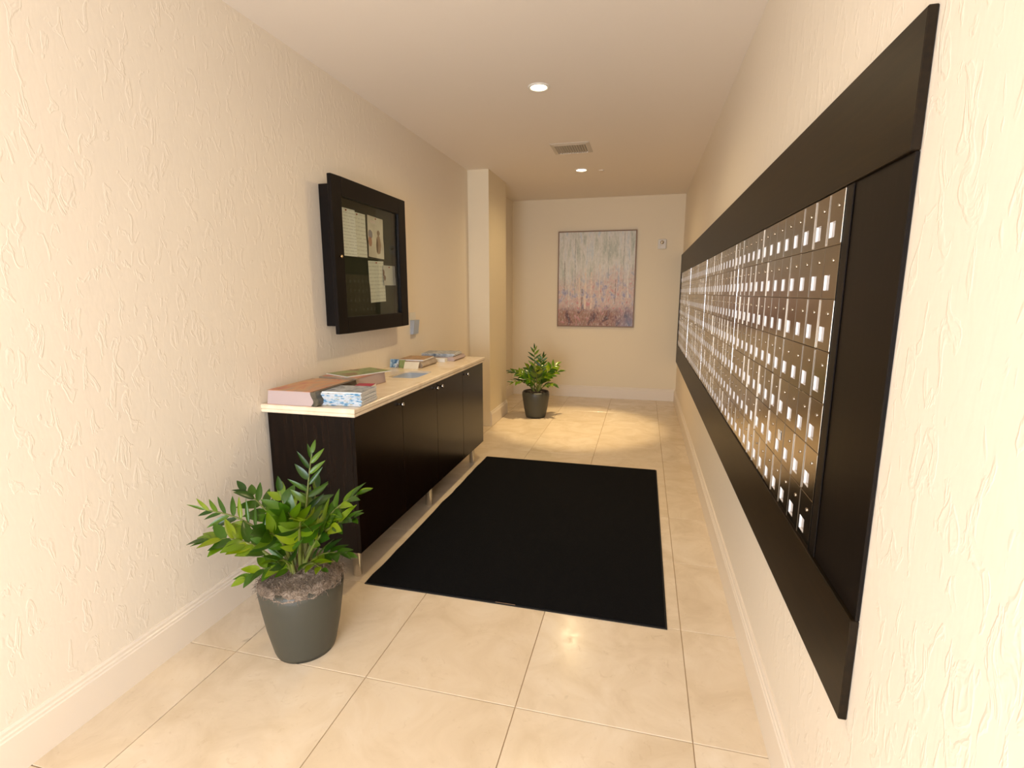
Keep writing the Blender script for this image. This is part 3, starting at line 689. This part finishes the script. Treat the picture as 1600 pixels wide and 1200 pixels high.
# ================================================================== PLANTS
def leaf_mesh(name, L, W, fold, droop):
    mb = MB(); n = 7; v = []
    for i in range(n+1):
        u_ = i/n; wd = W*math.sin(PI*min(1, u_**.8*.98+.01))**.8*(1-.25*u_) if 0 < i < n else .0008
        z_ = -droop*u_*u_
        for s_ in (-1, 0, 1): v.append((u_*L, s_*wd, z_+abs(s_)*fold*wd))
    for i in range(n):
        for c_ in range(2):
            a_ = i*3+c_; mb.f.append([a_, a_+1, a_+4, a_+3]); mb.m.append(0); mb.sm.append(True)
    mb.v = v
    return mb.mesh(name, M['leaf'])
LEAVES = [leaf_mesh('leaf', .085, .0165, .35, .012), leaf_mesh('leaf', .078, .019, .25, .018), leaf_mesh('leaf', .09, .0135, .4, .006)]
def pot(t, r, h, n=40, fill='moss'):
    MB().lathe([(r*.66, .004), (r*.70, .0), (r*.74, .02), (r*.86, h*.35), (r*.955, h*.68), (r, h*.87), (r*.985, h*.955), (r*.93, h), (r*.88, h-.004), (r*.87, h-.04), (r*.86, h-.07)], n, caps=False).build('pot', M['pot_grey'], t)
    MB().lathe([(r*.02, .003), (r*.68, .003)], n, caps=False).build('pot_base', M['pot_grey'], t)
def moss(t, r, h, mat, mound, seed, spill):
    mb = MB(); n, k = 56, 12; v = []
    for i in range(k+1):
        for j in range(n):
            a_ = 2*PI*j/n; rr = r*i/k
            q_ = Vector((rr*math.cos(a_)*22+seed, rr*math.sin(a_)*22, 1))
            z_ = h+mound*(1-(i/k)**2)*(1+.35*math.cos(a_-.5))+noise.noise(q_)*.014+noise.noise(q_*2.6)*.008
            if i == k: z_ -= spill*(.5+.5*noise.noise(Vector((a_*2.2, seed, 2)))+.35)
            v.append((rr*math.cos(a_), rr*math.sin(a_), z_))
    mb.add(v, [(i*n+j, i*n+(j+1) % n, (i+1)*n+(j+1) % n, (i+1)*n+j) for i in range(k) for j in range(n)], 0, True)
    if spill:
        for q_ in range(2600):          # curled fibres
            a_ = random.uniform(0, 2*PI); rr = r*math.sqrt(random.random())*1.01
            zb = h+mound*(1-(rr/r)**2)*(1+.35*math.cos(a_-.5))+random.uniform(-.004, .012)
            if rr > r*.93: zb -= random.uniform(0, spill)*1.1; rr = r*random.uniform(1.0, 1.03)
            p0 = Vector((rr*math.cos(a_), rr*math.sin(a_), zb)); d1 = Vector((random.gauss(0, 1), random.gauss(0, 1), random.gauss(0, .45))).normalized()
            d2 = Vector((random.gauss(0, 1), random.gauss(0, 1), random.gauss(0, .45))).normalized(); sd = d1.cross(Vector((0, 0, 1)))
            sd = sd.normalized()*.0009 if sd.length > .01 else Vector((.0009, 0, 0)); p1 = p0+d1*.014; p2 = p1+(d1+d2).normalized()*.014
            mb.add([p0-sd, p0+sd, p1+sd, p1-sd, p2], [(0, 1, 2, 3), (3, 2, 4)])
    o = mb.build('moss' if spill else 'soil', mat, t); o['kind'] = 'stuff'; return o
def frond(t, base, tip, bow, face, leaves, scale, lw=1.0, start=.32, join=False, spread=.9):
    """stem from base to tip (local to t), bowed, with paired leaflets as sub-parts"""
    n = 14; mid = (base+tip)/2+bow; pts = []
    for i in range(n+1):
        u_ = i/n; pts.append(base*(1-u_)**2+mid*2*u_*(1-u_)+tip*u_*u_)
    st = MB().tube(pts, [.0085*scale*(1-.72*i/n) for i in range(n+1)], 7)
    mats = []
    for k in range(leaves):
        u_ = start+(1-start)*k/(leaves-1); fi = u_*n; i0 = min(int(fi), n-1); fr = fi-i0
        p_ = pts[i0].lerp(pts[i0+1], fr); T = (pts[min(i0+1, n)]-pts[max(i0-1, 0)]).normalized()
        S = T.cross(face); S = S.normalized() if S.length > 1e-4 else T.orthogonal().normalized()
        N_ = S.cross(T).normalized(); sd = 1 if k % 2 else -1
        ang = spread*(1-.75*max(0, (u_-.75)/.25)) if k < leaves-1 else 0
        ang += random.gauss(0, .10)
        X = (T*math.cos(ang)+S*(sd*math.sin(ang))+N_*random.gauss(.12, .12)).normalized()
        Z = (N_+S*sd*random.gauss(-.15, .15)); Z = (Z-X*Z.dot(X)).normalized(); Y = Z.cross(X)
        s_ = scale*(.75+.45*math.sin(PI*min(1, .15+.8*(u_-start)/(1-start))))*random.uniform(.9, 1.1)
        mats.append(Matrix(((X.x*s_, Y.x*s_*lw, Z.x*s_, p_.x), (X.y*s_, Y.y*s_*lw, Z.y*s_, p_.y), (X.z*s_, Y.z*s_*lw, Z.z*s_, p_.z), (0, 0, 0, 1))))
    so = st.build('stem', M['stem_green'], t)
    for mt in mats:
        lf = link('leaf', random.choice(LEAVES), so); lf.matrix_local = mt
    return so
def plant(name, c, r, h, label, depth, fronds, fill, mound, seed, spill, grp=None, scale=1.0):
    t = thing(name, (c.x, c.y, 0), label, 'plant', grp)
    pot(t, r, h); moss(t, r*(1.0 if spill else .87), h+(.006 if spill else -.012), fill, mound, seed, spill)
    view = (CAM-Vector((c.x, c.y, h+.2))).normalized()
    for (tx, ty_, dd, bx, bz, nl, sc_, lw, fx) in fronds:
        tip = at_depth(tx, ty_, depth+dd)-Vector((c.x, c.y, 0))
        hz = Vector((tip.x, tip.y, 0)); hz = hz.normalized() if hz.length > .01 else Vector((1, 0, 0))
        base = Vector((hz.x*.035, hz.y*.035, h-.01+mound*.6))+Vector((random.gauss(0, .018), random.gauss(0, .018), 0))
        up_ = Vector((0, 0, 1))
        bow = -hz*bx+up_*bz
        face = (view*fx+up_*(1-abs(fx))+Vector((random.gauss(0, .12), random.gauss(0, .12), 0))).normalized()
        frond(t, base, tip, bow, face, nl, sc_*scale, lw)
    return t
# near plant, pot on the floor in front of the cabinet's end panel
NC = Vector((-1.353, 1.716, 0)); ND = (Vector((NC.x, NC.y, .45))-CAM).dot(FW)
NF = [ # tip x, tip y, depth offset, bow in, bow up, leaflets, scale, leaf width, facing
    (487, 709, .08, .02, .05, 14, .95, .75, .95),
    (321, 797, .00, .06, .11, 19, .98, .55, .95),
    (322, 845, -.10, .03, .12, 17, 1.05, 1.25, .15),
    (384, 768, .10, .04, .08, 14, .95, 1.15, .3),
    (560, 772, .02, .05, .09, 15, 1.0, 1.15, .3),
    (496, 762, .14, .02, .05, 12, .95, 1.1, .2),
    (551, 811, -.08, .05, .09, 15, 1.05, 1.25, .3),
    (416, 834, -.20, .03, .10, 13, 1.1, 1.35, .8),
    (470, 815, -.24, .02, .10, 13, 1.1, 1.35, .8),
    (538, 866, -.05, .04, .07, 11, .9, 1.2, .3),
    (385, 903, -.12, .04, .08, 11, .85, 1.25, .3),
    (481, 782, .16, .03, .05, 12, .9, 1.1, .5),
    (503, 889, -.16, .03, .06, 9, .8, 1.2, .4),
    (437, 768, .05, .02, .05, 11, .95, 1.2, .7),
    (450, 800, -.12, .02, .07, 13, 1.0, 1.25, .8),
    (520, 800, .12, .03, .06, 12, 1.0, 1.2, .4),
    (430, 880, -.18, .03, .06, 9, .85, 1.2, .5),
]
plant('potted_plant', NC, .170, .33, 'large glossy plant in a grey pot standing before the cabinet end panel', ND, NF, M['moss'], .035, 3.3, .03, 'potted plants')
# far plant, pot at the foot of the alcove wall
FC = Vector((-1.232, 6.045, 0)); FD = (Vector((FC.x, FC.y, .5))-CAM).dot(FW)
FF = [
    (835, 545, .05, .02, .05, 13, 1.0, .8, .8),
    (848, 558, -.03, .03, .06, 13, 1.0, .9, .7),
    (800, 581, .00, .06, .10, 14, 1.1, 1.2, .3),
    (802, 597, -.08, .05, .09, 12, 1.1, 1.2, .3),
    (870, 570, .04, .05, .08, 14, 1.1, 1.3, .4),
    (876, 580, .00, .06, .09, 14, 1.1, 1.2, .3),
    (867, 603, -.10, .04, .07, 11, 1.0, 1.2, .3),
    (826, 575, .10, .02, .05, 12, 1.1, 1.2, .4),
    (848, 572, .12, .02, .05, 12, 1.1, 1.2, .4),
    (818, 590, -.14, .03, .07, 11, 1.0, 1.2, .6),
    (852, 588, -.15, .03, .07, 11, 1.0, 1.2, .6),
    (838, 580, -.18, .02, .08, 11, 1.0, 1.2, .7),
]
plant('potted_plant', FC, .166, .32, 'glossy plant in a grey pot standing in the downlight pool beside the alcove', FD, FF, M['soil'], .01, 8.1, .0, 'potted plants')
